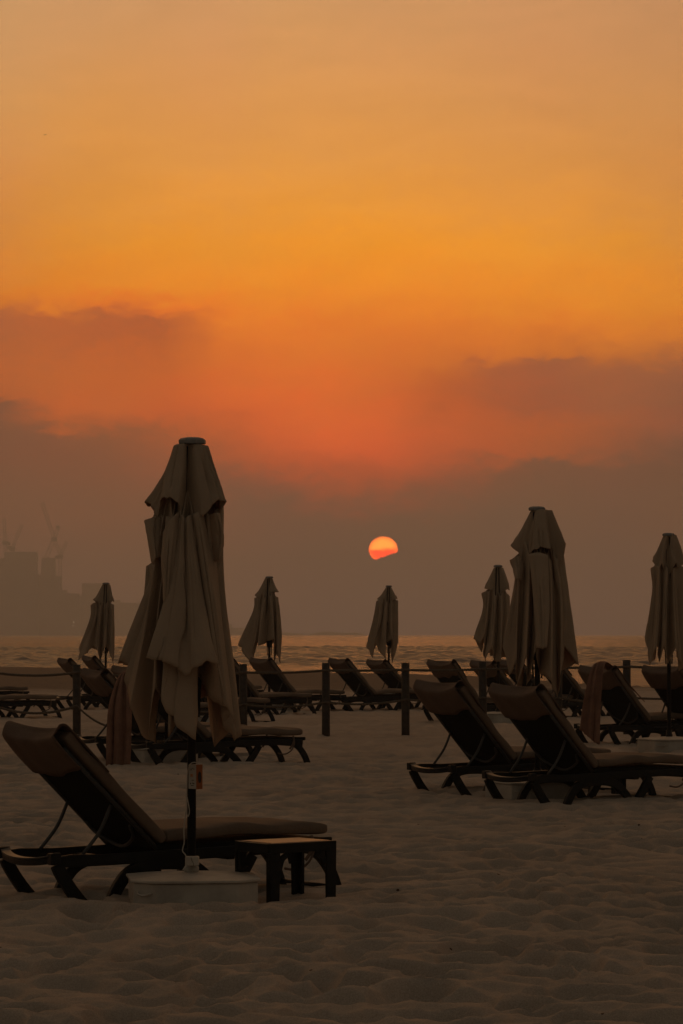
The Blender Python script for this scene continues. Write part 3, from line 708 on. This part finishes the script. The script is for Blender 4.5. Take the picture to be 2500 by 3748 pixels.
# ------------------------------------------------------------------ carton, cable and clip on the near pole
pz = lambda py, Y_: H-(py-HY)/F*Y_
Yc = 16.33
c0 = W(716, 2839, Yc)
carton = empty('carton', (c0.x-.0, Yc, pz(2885, Yc)), 'small cream and orange carton with printed face strapped to the nearest parasol pole', 'carton', None, R(-40))
hh = pz(2797, Yc)-pz(2885, Yc)
MB().box((0,0,hh/2), (.056,.046,hh)).build('box_body', M['carton'], carton, bevel=.002)
op = MB().box((.0295,0,hh/2), (.003,.047,hh+.002)).build('orange_side', M['orange'], carton, bevel=.001)
MB().loft([[Vector((.0312, .013*math.cos(a*.3927), hh*.48+.030*math.sin(a*.3927))) for a in range(16)], [Vector((.0322, .013*math.cos(a*.3927), hh*.48+.030*math.sin(a*.3927))) for a in range(16)]]).build('dark_oval', M['ink'], op)
pr = MB()
pr.box((-.004,-.0236,hh*.56), (.018,.0008,.016))
pr.build('orange_print', M['redink'], carton)
pk = MB()
for x, z, w, h_ in ((.004,.36,.016,.003),(-.012,.22,.006,.008),(.004,.24,.010,.004),(.012,.22,.006,.006),(.0,.14,.020,.003),(-.008,.80,.004,.010),(.002,.84,.008,.003),(.012,.82,.003,.008)):
    pk.box((x,-.0236,hh*z), (w,.0008,h_))
pk.build('dark_print', M['ink'], carton)
def wp(px, py, d=0): return W(px, py, 16.36+d)
cab = MB().tube(vp(cat([wp(725,2792,-.05),wp(712,2789,-.06),wp(697,2797,-.07),wp(688,2830,-.03),wp(686,2880,-.02),wp(684,2930,-.03),wp(682,2975,-.03),wp(675,3030,-.03),wp(676,3080,-.03),wp(670,3110,-.03),wp(682,3128,-.05),wp(684,3160,-.06),wp(672,3180,-.10)],6)), .0032, 7)
cab.tube(vp(cat([wp(686,2915,-.03),wp(692,2945,-.05),wp(695,2970,-.05),wp(689,2986,-.05),wp(684,2965,-.04),wp(684,2925,-.03)],6)), .0026, 6)
tag(cab.build('cable', M['cable'], None, True), 'thin white cable hanging down the nearest parasol pole with a small loop', 'cable')
jb = empty('junction_box', (W(707,3158,16.33).x, 16.33, pz(3160,16.33)), 'white cracked plastic socket block clamped at the foot of the nearest parasol pole', 'socket box')
MB().box((0,0,.018), (.068,.07,.048)).build('box_body', M['plastic'], jb, bevel=.006)
MB().tube([(-.006,-.0362,.038),(-.002,-.0365,.022),(.005,-.0365,.010),(.006,-.0362,-.004)], .0012, 5).build('crack', M['ink'], jb)

# ------------------------------------------------------------------ far shore in the haze
YB = 5200.
def bx(mb, px0, px1, pt, d=30., Yq=YB, pb=2330, taper=None):
    a = W(px0, pb, Yq); b_ = W(px1, pt, Yq)
    if taper:
        c, e = W(taper[0], pb, Yq), W(taper[1], pb, Yq)
        lo_ = [Vector((c.x, Yq, a.z)), Vector((e.x, Yq, a.z)), Vector((e.x, Yq+d, a.z)), Vector((c.x, Yq+d, a.z))]
    else:
        lo_ = [Vector((a.x, Yq, a.z)), Vector((b_.x, Yq, a.z)), Vector((b_.x, Yq+d, a.z)), Vector((a.x, Yq+d, a.z))]
    hi = [Vector((a.x, Yq, b_.z)), Vector((b_.x, Yq, b_.z)), Vector((b_.x, Yq+d, b_.z)), Vector((a.x, Yq+d, b_.z))]
    return mb.loft([lo_, hi])
def building(label, specs, Yq=YB, bands=True):
    mb = MB()
    for sp_ in specs: bx(mb, *sp_[:3], Yq=Yq+sp_[3], taper=sp_[4] if len(sp_) > 4 else None)
    o = mb.build('apartment_tower', M['concrete'])
    tag(o, label, 'building', 'hazy towers on the far shore')
    # storey slabs standing proud of the walls
    sl_ = MB()
    for sp_ in specs:
        if len(sp_) > 4: continue
        top = sp_[2]; y_ = 2318
        while y_ > top+6:
            a = W(sp_[0]-.6, y_, Yq+sp_[3]-.8); b_ = W(sp_[1]+.6, y_-2, Yq+sp_[3]-.8)
            sl_.box(((a.x+b_.x)/2, Yq+sp_[3]+14, (a.z+b_.z)/2), (b_.x-a.x, 31, .5)); y_ -= 15
    if sl_.v: sl_.build('floor_slab', M['concrete'], o)
    return o
A1 = building('wide flat-topped tower at far left of the hazy skyline with cranes on it', [(14,132,2020,0),(-30,16,2044,6),(-160,-28,2078,12)])
building('tapered tower under construction in the haze, second from the left', [(153,198,2042,0,(136,212))], 5240.)
building('broad lower block in front of the hazy left towers', [(-200,140,2100,-40),(138,222,2108,-30),(222,242,2160,-35),(238,290,2172,-38)], 5110.)
b3 = building('small separate hazy block just left of the furthest left parasol', [(300,376,2135,0),(286,302,2182,4)])
building('long low hazy building stretching right toward the nearest parasol', [(374,440,2196,0),(436,560,2206,5),(556,640,2236,8),(636,760,2262,10),(756,850,2284,12),(846,905,2298,14)], 5300.)
lw = MB()
for px, py in ((271,2277),(268,2291)):
    p = W(px, py, 4990.); lw.box(p, (1.3, .8, 1.4))
lt_ = lw.build('lit_sign', M['lamp']); tag(lt_, 'two tiny pale lights on the hazy shore buildings', 'light')
lt_.parent = None
def lattice(mb, a, b_, w):
    a, b_ = Vector(a), Vector(b_); d = b_-a; L_ = d.length; n = max(2, int(L_/(w*1.3)))
    d.normalize(); sx = d.cross(Vector((0,1,0))).normalized()*w/2; sy = Vector((0,1,0))*w/2
    cs_ = [sx+sy, sx-sy, -sx-sy, -sx+sy]
    for c in cs_: mb.beam([a+c, b_+c], .6, .6, side=(0,1,0) if abs(d.y) < .9 else (1,0,0))
    for i in range(n):
        p, q = a+d*(L_*i/n), a+d*(L_*(i+1)/n)
        for j in range(4):
            mb.beam([p+cs_[j], q+cs_[(j+1) % 4]], .4, .4, side=(.1,1,.1))
def wb(px, py, Yq=2615.): return W(px, py, Yq)
def crane(label, base, mast_top, jib_tip, tail=None, w=3.2, extra=()):
    root = empty('tower_crane', base, label, 'crane', 'construction cranes in the haze')
    o = Vector(base)
    mb = MB(); lattice(mb, (0,0,0), Vector(mast_top)-o, w); mb.build('mast', M['steel'], root)
    mb = MB(); lattice(mb, Vector(mast_top)-o, Vector(jib_tip)-o, w*.85); mb.build('jib', M['steel'], root)
    mt = Vector(mast_top)-o
    MB().box(mt+Vector((0,0,-1)), (10,8,6)).build('cab', M['steel'], root)
    if tail is not None:
        mb = MB(); lattice(mb, mt, Vector(tail)-o, w*.8); mb.box(Vector(tail)-o, (7,6,5)); mb.build('counter_jib', M['steel'], root)
    for a, b_ in extra:
        mb = MB(); lattice(mb, Vector(a)-o, Vector(b_)-o, w*.8); mb.build('stay', M['steel'], root)
    return root
crane('thin upright crane on the wide leftmost hazy tower', wb(20,2025,5215), wb(19,1985,5215), wb(14,1896,5215), wb(30,1990,5215), 4.8)
crane('leaning crane jib right of centre on the wide leftmost hazy tower', wb(44,2025,5223), wb(45,2008,5223), wb(80,1921,5223), wb(34,2004,5223), 4.5)
crane('tall crane with two crossing jibs above the tapered hazy tower', wb(168,2046,5263), wb(198,1972,5263), wb(153,1838,5263), wb(212,1930,5263), 5.8, extra=[(wb(198,1972,5263), wb(222,2030,5263))])
crane('short crane with hammer shaped cab right of the tapered hazy tower', wb(220,2115,5180), wb(220,2036,5180), wb(245,1982,5180), wb(208,2040,5180), 4.8)
def island(px0, px1, top, Yq):
    n = 40; rr = []
    for i in range(n+1):
        t = i/n; p = W(px0+(px1-px0)*t, 2324, Yq); hgt = (HY-top)/F*Yq*(math.sin(math.pi*t)**.6)*(.8+.3*math.sin(t*9+px0))
        wd = 60*math.sin(math.pi*t)+2
        rr.append([Vector((p.x, Yq-wd, -2)), Vector((p.x, Yq-wd*.4, .7*hgt+1)), Vector((p.x, Yq, hgt+1.4)), Vector((p.x, Yq+wd*.4, .7*hgt+1)), Vector((p.x, Yq+wd, -2))])
    return rr
hl = MB(); hl.loft(island(1130,1330,2311,5700)); hl.loft(island(1010,1110,2314,5750)); hl.loft(island(840,960,2308,5650))
hl = hl.build('hills', M['rock'], None, True); hl['kind'] = 'structure'

# bird high at the left
bl = W(159, 485, 420.)
bird = empty('bird', bl, 'tiny dark bird gliding high in the sky at upper left', 'bird')
rr = [[Vector((x, r*math.cos(k*.785), r*math.sin(k*.785)*.8)) for k in range(8)] for x, r in ((-.2,.005),(-.12,.035),(0,.05),(.1,.042),(.15,.02),(.19,.006))]
MB().loft(rr).build('body', M['feather'], bird, True)
for s in (-1, 1):
    Vw = np.zeros((7, 4, 3))
    for i in range(7):
        t = i/6
        for k in range(4): Vw[i, k] = (-.08+.16*(k/3)*(1-.8*t)-.05*t*t+.02, s*.45*t*.5+.0, .09*math.sin(t*2.4)-.03*t)
    wv = Vw.copy(); wv[..., 0], wv[..., 1] = Vw[..., 1]*1.25, Vw[..., 0]
    grid_mesh('wing', wv, M['feather'], bird, solid=.012)

# ------------------------------------------------------------------ haze
hz = MB().box((0, 3130, 68.8), (3960, 6380, 149.6)).build('haze', None) if False else None
me = MB().box((0, 3080, 137), (3960, 6300, 286))
vm = bpy.data.materials.new('haze_air'); vm.use_nodes = True; nt = vm.node_tree; nt.nodes.clear()
out = nt.nodes.new('ShaderNodeOutputMaterial'); pv = nt.nodes.new('ShaderNodeVolumePrincipled')
pv.inputs['Color'].default_value = (.94,.95,.935,1); pv.inputs['Density'].default_value = .00034; pv.inputs['Anisotropy'].default_value = .35
nt.links.new(pv.outputs[0], out.inputs['Volume'])
hz = me.build('haze', vm); hz['kind'] = 'stuff'; hz['label'] = 'dusty evening haze over the sea'

# ------------------------------------------------------------------ sky
SUN_AZ = math.atan((1403-1250)/F); SUN_EL = PITCH + math.atan((1874-2011)/F)
w = bpy.data.worlds.new('World'); S.world = w; w.use_nodes = True; nt = w.node_tree; N = nt.nodes; L = nt.links
bg = N['Background']
def math_(op, a, b_=None, c=None):
    n = N.new('ShaderNodeMath'); n.operation = op
    for i, x in enumerate((a, b_, c)):
        if x is None: continue
        if isinstance(x, (int, float)): n.inputs[i].default_value = x
        else: L.new(x, n.inputs[i])
    return n.outputs[0]
def smooth(x, a, b_):
    n = N.new('ShaderNodeMapRange'); n.interpolation_type = 'SMOOTHSTEP'; n.inputs['From Min'].default_value = a; n.inputs['From Max'].default_value = b_
    L.new(x, n.inputs['Value']); return n.outputs[0]
def mixc(f, a, b_, bt='MIX'):
    n = N.new('ShaderNodeMix'); n.data_type = 'RGBA'; n.blend_type = bt
    if isinstance(f, (int, float)): n.inputs['Factor'].default_value = f
    else: L.new(f, n.inputs['Factor'])
    for nm, x in (('A', a), ('B', b_)):
        if isinstance(x, tuple): n.inputs[nm].default_value = x
        else: L.new(x, n.inputs[nm])
    return n.outputs['Result']
tc = N.new('ShaderNodeTexCoord'); sp = N.new('ShaderNodeSeparateXYZ'); L.new(tc.outputs['Generated'], sp.inputs[0])
az = math_('MULTIPLY', math_('ARCTAN2', sp.outputs['X'], sp.outputs['Y']), 57.29578)
el = math_('MULTIPLY', math_('ARCSINE', sp.outputs['Z']), 57.29578)
# cloud warp: noise in (azimuth, elevation) degrees
cv = N.new('ShaderNodeCombineXYZ'); L.new(az, cv.inputs[0]); L.new(math_('MULTIPLY', el, 2.2), cv.inputs[1])
nz = N.new('ShaderNodeTexNoise'); nz.inputs['Scale'].default_value = .33; nz.inputs['Detail'].default_value = 4.5; nz.inputs['Roughness'].default_value = .5
L.new(cv.outputs[0], nz.inputs['Vector'])
nz2 = N.new('ShaderNodeTexNoise'); nz2.inputs['Scale'].default_value = .8; nz2.inputs['Detail'].default_value = 5; nz2.inputs['Roughness'].default_value = .5
L.new(cv.outputs[0], nz2.inputs['Vector'])
nz3 = N.new('ShaderNodeTexNoise'); nz3.inputs['Scale'].default_value = 2.4; nz3.inputs['Detail'].default_value = 6; nz3.inputs['Roughness'].default_value = .55; nz3.inputs['Distortion'].default_value = .6
L.new(cv.outputs[0], nz3.inputs['Vector'])
warp0 = math_('ADD', math_('MULTIPLY', math_('SUBTRACT', nz.outputs['Fac'], .5), .75), math_('MULTIPLY', math_('SUBTRACT', nz2.outputs['Fac'], .5), .70))
warp = math_('ADD', warp0, math_('MULTIPLY', math_('SUBTRACT', nz3.outputs['Fac'], .5), .62))
zone = math_('MULTIPLY', smooth(el, .8, 2.5), math_('SUBTRACT', 1.0, math_('MULTIPLY', smooth(el, 7, 10), .6)))
elw = math_('ADD', el, math_('MULTIPLY', warp, zone))
sep = N.new('ShaderNodeSeparateColor'); L.new(nz.outputs['Color'], sep.inputs[0])
sep3 = N.new('ShaderNodeSeparateColor'); L.new(nz3.outputs['Color'], sep3.inputs[0])
azw = math_('ADD', math_('ADD', az, math_('MULTIPLY', math_('SUBTRACT', sep.outputs[2], .5), 1.0)), math_('MULTIPLY', math_('SUBTRACT', sep3.outputs[1], .5), .7))
def lin(c): return tuple(((x/255)/12.92 if x/255 <= .04045 else ((x/255+.055)/1.055)**2.4) for x in c)
def top_(c900, c780, c600, c400, c200, c0): return [(900,c900),(780,c780),(600,c600),(400,c400),(200,c200),(0,c0)]
TAB = {
0:[(2330,(106,79,62)),(2050,(112,79,60)),(1870,(120,79,57)),(1700,(121,78,56)),(1560,(123,79,56)),(1495,(128,80,56)),(1455,(168,89,50)),(1350,(176,93,50)),(1230,(172,94,54)),(1140,(168,92,56)),(1105,(204,112,44)),(1050,(209,121,48))]+top_((207,130,59),(208,133,64),(210,139,74),(207,145,84),(204,147,93),(200,148,98)),
200:[(2330,(107,79,62)),(2050,(113,80,60)),(1870,(123,80,58)),(1700,(126,79,56)),(1590,(130,80,56)),(1545,(168,88,50)),(1500,(184,92,47)),(1350,(184,95,48)),(1230,(178,94,52)),(1185,(180,95,52)),(1145,(216,118,38)),(1050,(220,128,42))]+top_((216,135,52),(214,138,60),(214,142,70),(211,145,80),(207,147,91),(202,147,97)),
400:[(2330,(107,79,62)),(2050,(114,80,60)),(1870,(126,80,57)),(1700,(130,80,56)),(1580,(136,82,55)),(1535,(166,87,51)),(1490,(186,93,47)),(1350,(188,95,47)),(1230,(178,92,51)),(1150,(174,92,53)),(1112,(220,112,34)),(1050,(225,131,40))]+top_((223,139,48),(221,142,57),(218,144,68),(215,146,78),(210,147,88),(203,147,96)),
600:[(2330,(108,80,62)),(2050,(113,80,60)),(1870,(127,80,58)),(1760,(134,80,57)),(1650,(142,82,55)),(1560,(158,85,52)),(1500,(188,90,46)),(1380,(192,96,46)),(1260,(182,93,48)),(1185,(170,89,52)),(1148,(222,112,30)),(1060,(229,134,36))]+top_((228,142,47),(225,144,57),(220,146,69),(217,147,79),(211,147,89),(204,147,96)),
800:[(2330,(108,80,63)),(2050,(113,80,60)),(1870,(124,80,59)),(1770,(134,80,57)),(1680,(158,84,53)),(1580,(174,87,50)),(1500,(200,94,43)),(1400,(208,101,40)),(1300,(212,108,38)),(1220,(214,110,38)),(1140,(226,122,34)),(1060,(231,134,36))]+top_((230,143,48),(228,146,57),(222,147,70),(218,147,80),(212,147,90),(205,147,96)),
1000:[(2330,(108,80,64)),(2050,(112,80,61)),(1870,(120,80,60)),(1790,(140,80,57)),(1700,(172,84,50)),(1600,(196,91,44)),(1500,(210,98,37)),(1400,(214,104,35)),(1300,(217,110,34)),(1200,(224,118,33)),(1120,(229,128,33)),(1040,(233,137,36))]+top_((232,144,47),(229,147,56),(223,148,69),(218,148,79),(212,148,88),(205,148,95)),
1200:[(2330,(108,80,64)),(2050,(111,80,61)),(1900,(118,80,60)),(1830,(140,80,57)),(1740,(178,84,49)),(1640,(205,92,38)),(1540,(212,98,34)),(1400,(213,104,34)),(1300,(216,111,34)),(1200,(222,118,32)),(1120,(228,126,32)),(1020,(234,137,35))]+top_((235,145,45),(230,148,56),(223,148,69),(218,148,79),(212,148,88),(205,148,95)),
1400:[(2330,(108,80,64)),(2050,(110,80,61)),(1920,(116,80,60)),(1850,(136,80,57)),(1760,(170,82,50)),(1660,(196,88,43)),(1560,(207,94,36)),(1440,(204,98,38)),(1340,(208,106,38)),(1220,(216,114,36)),(1120,(228,128,34)),(1010,(236,140,35))]+top_((236,146,44),(231,148,55),(224,148,68),(218,148,79),(212,147,88),(205,147,95)),
1600:[(2330,(108,80,64)),(2050,(110,80,61)),(1920,(114,80,60)),(1840,(128,80,58)),(1760,(150,81,55)),(1690,(176,85,48)),(1600,(186,89,44)),(1500,(177,88,48)),(1410,(182,92,47)),(1320,(202,106,42)),(1200,(216,116,38)),(1090,(231,131,35))]+top_((236,146,46),(230,147,56),(222,147,70),(216,147,80),(210,146,88),(204,146,94)),
1800:[(2330,(107,79,63)),(2050,(109,79,61)),(1900,(113,79,60)),(1800,(120,79,58)),(1710,(132,80,56)),(1650,(170,85,49)),(1560,(175,87,48)),(1460,(164,86,53)),(1350,(166,90,55)),(1305,(206,110,43)),(1190,(216,118,40)),(1090,(230,133,37))]+top_((233,146,48),(228,146,58),(219,145,70),(213,145,80),(208,144,88),(203,144,94)),
2000:[(2330,(107,79,63)),(2050,(109,79,61)),(1900,(113,79,59)),(1800,(118,79,58)),(1695,(122,79,57)),(1655,(158,84,51)),(1570,(166,86,50)),(1460,(157,85,55)),(1325,(156,89,58)),(1285,(196,106,46)),(1190,(214,116,42)),(1090,(229,134,39))]+top_((230,145,50),(225,145,60),(215,143,71),(210,142,80),(206,142,88),(202,143,93)),
2250:[(2330,(107,79,63)),(2050,(108,78,61)),(1900,(112,77,59)),(1800,(116,77,58)),(1700,(120,78,57)),(1640,(144,82,54)),(1560,(154,85,53)),(1460,(152,87,57)),(1370,(156,90,57)),(1310,(180,100,50)),(1200,(216,120,42)),(1090,(225,133,41))]+top_((224,142,51),(218,141,61),(211,140,71),(205,140,80),(201,140,88),(198,141,93)),
2500:[(2330,(106,78,62)),(2050,(108,78,60)),(1900,(112,76,57)),(1800,(114,76,56)),(1700,(115,76,56)),(1630,(124,79,57)),(1550,(140,82,57)),(1450,(140,85,58)),(1380,(148,88,58)),(1320,(170,97,54)),(1230,(206,116,46)),(1120,(217,129,44))]+top_((216,137,54),(210,137,63),(206,136,71),(200,137,79),(196,137,86),(194,138,92))}
COLS = sorted(TAB)
def e_of(py): return math.degrees(PITCH + math.atan((1874-py)/F))
HAZE_S = (.150,.076,.040); SIG = .00034
def behind(c, e):                          # radiance outside the haze box that reads as c through it
    path = min(278.6/math.sin(math.radians(max(e, .2))), 6230); T = max(math.exp(-SIG*path), .2)
    return tuple(max(.004, (x-(1-T)*h_)/T) for x, h_ in zip(c, HAZE_S))
E0, E1 = e_of(2330), e_of(0)
fac = math_('DIVIDE', math_('SUBTRACT', elw, E0), E1-E0)
cols = []
for cx in COLS:
    cr = N.new('ShaderNodeValToRGB'); cr.color_ramp.interpolation = 'B_SPLINE' if False else 'EASE'
    els = cr.color_ramp.elements
    els[0].position = 0; els[1].position = 1
    for py, c in TAB[cx][1:-1]: els.new((e_of(py)-E0)/(E1-E0))
    for e, (py, c) in zip(sorted(els, key=lambda q: q.position), TAB[cx]): e.color = (*behind(lin(c), e_of(py)), 1)
    cr.color_ramp.interpolation = 'CARDINAL' if False else 'LINEAR'
    L.new(fac, cr.inputs['Fac']); cols.append(cr.outputs['Color'])
acc = cols[0]
for i in range(1, len(COLS)):
    a0 = math.degrees(math.atan((COLS[i-1]-1250)/F)); a1 = math.degrees(math.atan((COLS[i]-1250)/F))
    lr = N.new('ShaderNodeMapRange'); lr.inputs['From Min'].default_value = a0; lr.inputs['From Max'].default_value = a1
    L.new(azw, lr.inputs['Value']); acc = mixc(lr.outputs[0], acc, cols[i])
# the haze in front takes some of it: how much brighter the sky behind is
low = math_('MULTIPLY', 1.0, 1.0)
gain = N.new('ShaderNodeValToRGB'); gain.color_ramp.interpolation = 'LINEAR'
#GAIN
GAIN = [(0.0,1.0),(1.0,1.0)]
# the rest of the dome: dim dusk sky
sky = N.new('ShaderNodeTexSky'); sky.sky_type = 'NISHITA'; sky.sun_disc = False; sky.sun_elevation = SUN_EL; sky.sun_rotation = SUN_AZ
sky.dust_density = 4.0; sky.air_density = 1.2
dusk = mixc(1.0, sky.outputs['Color'], (.045,.036,.030,1), 'MULTIPLY')
dusk = mixc(1.0, dusk, (.068,.060,.047,1), 'ADD')
away = math_('ABSOLUTE', az)
cv5 = N.new('ShaderNodeCombineXYZ'); L.new(math_('ADD', math_('MULTIPLY', az, .35), math_('MULTIPLY', el, .5)), cv5.inputs[0]); L.new(math_('SUBTRACT', math_('MULTIPLY', el, 1.6), math_('MULTIPLY', az, .25)), cv5.inputs[1])
n5_ = N.new('ShaderNodeTexNoise'); n5_.inputs['Scale'].default_value = .9; n5_.inputs['Detail'].default_value = 7; n5_.inputs['Roughness'].default_value = .6; n5_.inputs['Distortion'].default_value = .8; L.new(cv5.outputs[0], n5_.inputs['Vector'])
wv5 = N.new('ShaderNodeVectorMath'); wv5.operation = 'SCALE'; L.new(acc, wv5.inputs[0]); L.new(math_('ADD', .89, math_('MULTIPLY', n5_.outputs['Fac'], .22)), wv5.inputs['Scale']); acc = wv5.outputs[0]
fw = math_('MULTIPLY', math_('SUBTRACT', 1.0, smooth(away, 12, 85)), math_('SUBTRACT', 1.0, smooth(el, 11.6, 56)))
col = mixc(fw, dusk, acc)
# sun disc, flattened by refraction and cut by a cloud edge
dx = math_('DIVIDE', math_('SUBTRACT', az, math.degrees(SUN_AZ)), math.degrees(53.4/F))
dy = math_('DIVIDE', math_('SUBTRACT', el, math.degrees(SUN_EL)), math.degrees(47.5/F))
rr_ = math_('SQRT', math_('ADD', math_('MULTIPLY', dx, dx), math_('MULTIPLY', dy, dy)))
disc = math_('SUBTRACT', 1.0, smooth(rr_, .955, 1.02))
cv2 = N.new('ShaderNodeCombineXYZ'); L.new(dx, cv2.inputs[0]); L.new(dy, cv2.inputs[1])
n4 = N.new('ShaderNodeTexNoise'); n4.inputs['Scale'].default_value = 1.7; n4.inputs['Detail'].default_value = 2; L.new(cv2.outputs[0], n4.inputs['Vector'])
nn4 = math_('SUBTRACT', n4.outputs['Fac'], .5)
cut = math_('SUBTRACT', math_('ADD', dy, math_('MULTIPLY', nn4, .22)), math_('SUBTRACT', math_('MULTIPLY', dx, .42), .60))
disc = math_('MULTIPLY', disc, smooth(cut, -.05, .12))
band = smooth(math_('ADD', math_('ADD', dy, math_('MULTIPLY', dx, -.08)), math_('MULTIPLY', nn4, .5)), -.16, .2)
limb = smooth(rr_, .62, 1.0)
suncol = mixc(band, (1.0,.045,.008,1), (1.05,.33,.036,1))
suncol = mixc(math_('MULTIPLY', limb, .75), suncol, (1.0,.10,.014,1))
SUNGAIN = 8.0
suncol = mixc(1.0, suncol, (SUNGAIN,SUNGAIN,SUNGAIN,1), 'MULTIPLY')
col = mixc(disc, col, suncol)
L.new(col, bg.inputs['Color']); bg.inputs['Strength'].default_value = 1.0

sl = bpy.data.lights.new('sun', 'SUN'); so = bpy.data.objects.new('sun', sl); C.objects.link(so)
sl.energy = .12; sl.angle = R(10); sl.color = (1, .36, .12)
dirv = Vector((math.sin(SUN_AZ)*math.cos(SUN_EL), math.cos(SUN_AZ)*math.cos(SUN_EL), math.sin(SUN_EL)))
so.rotation_euler = dirv.to_track_quat('Z', 'Y').to_euler(); so.location = (0, 30, 20)

S.view_settings.view_transform = 'Standard'; S.view_settings.look = 'None'; S.view_settings.exposure = 0; S.view_settings.gamma = 1
S.render.engine = 'CYCLES'; cy = S.cycles
cy.use_denoising = True; cy.max_bounces = 6; cy.volume_bounces = 2; cy.transparent_max_bounces = 8
cy.sample_clamp_indirect = 4
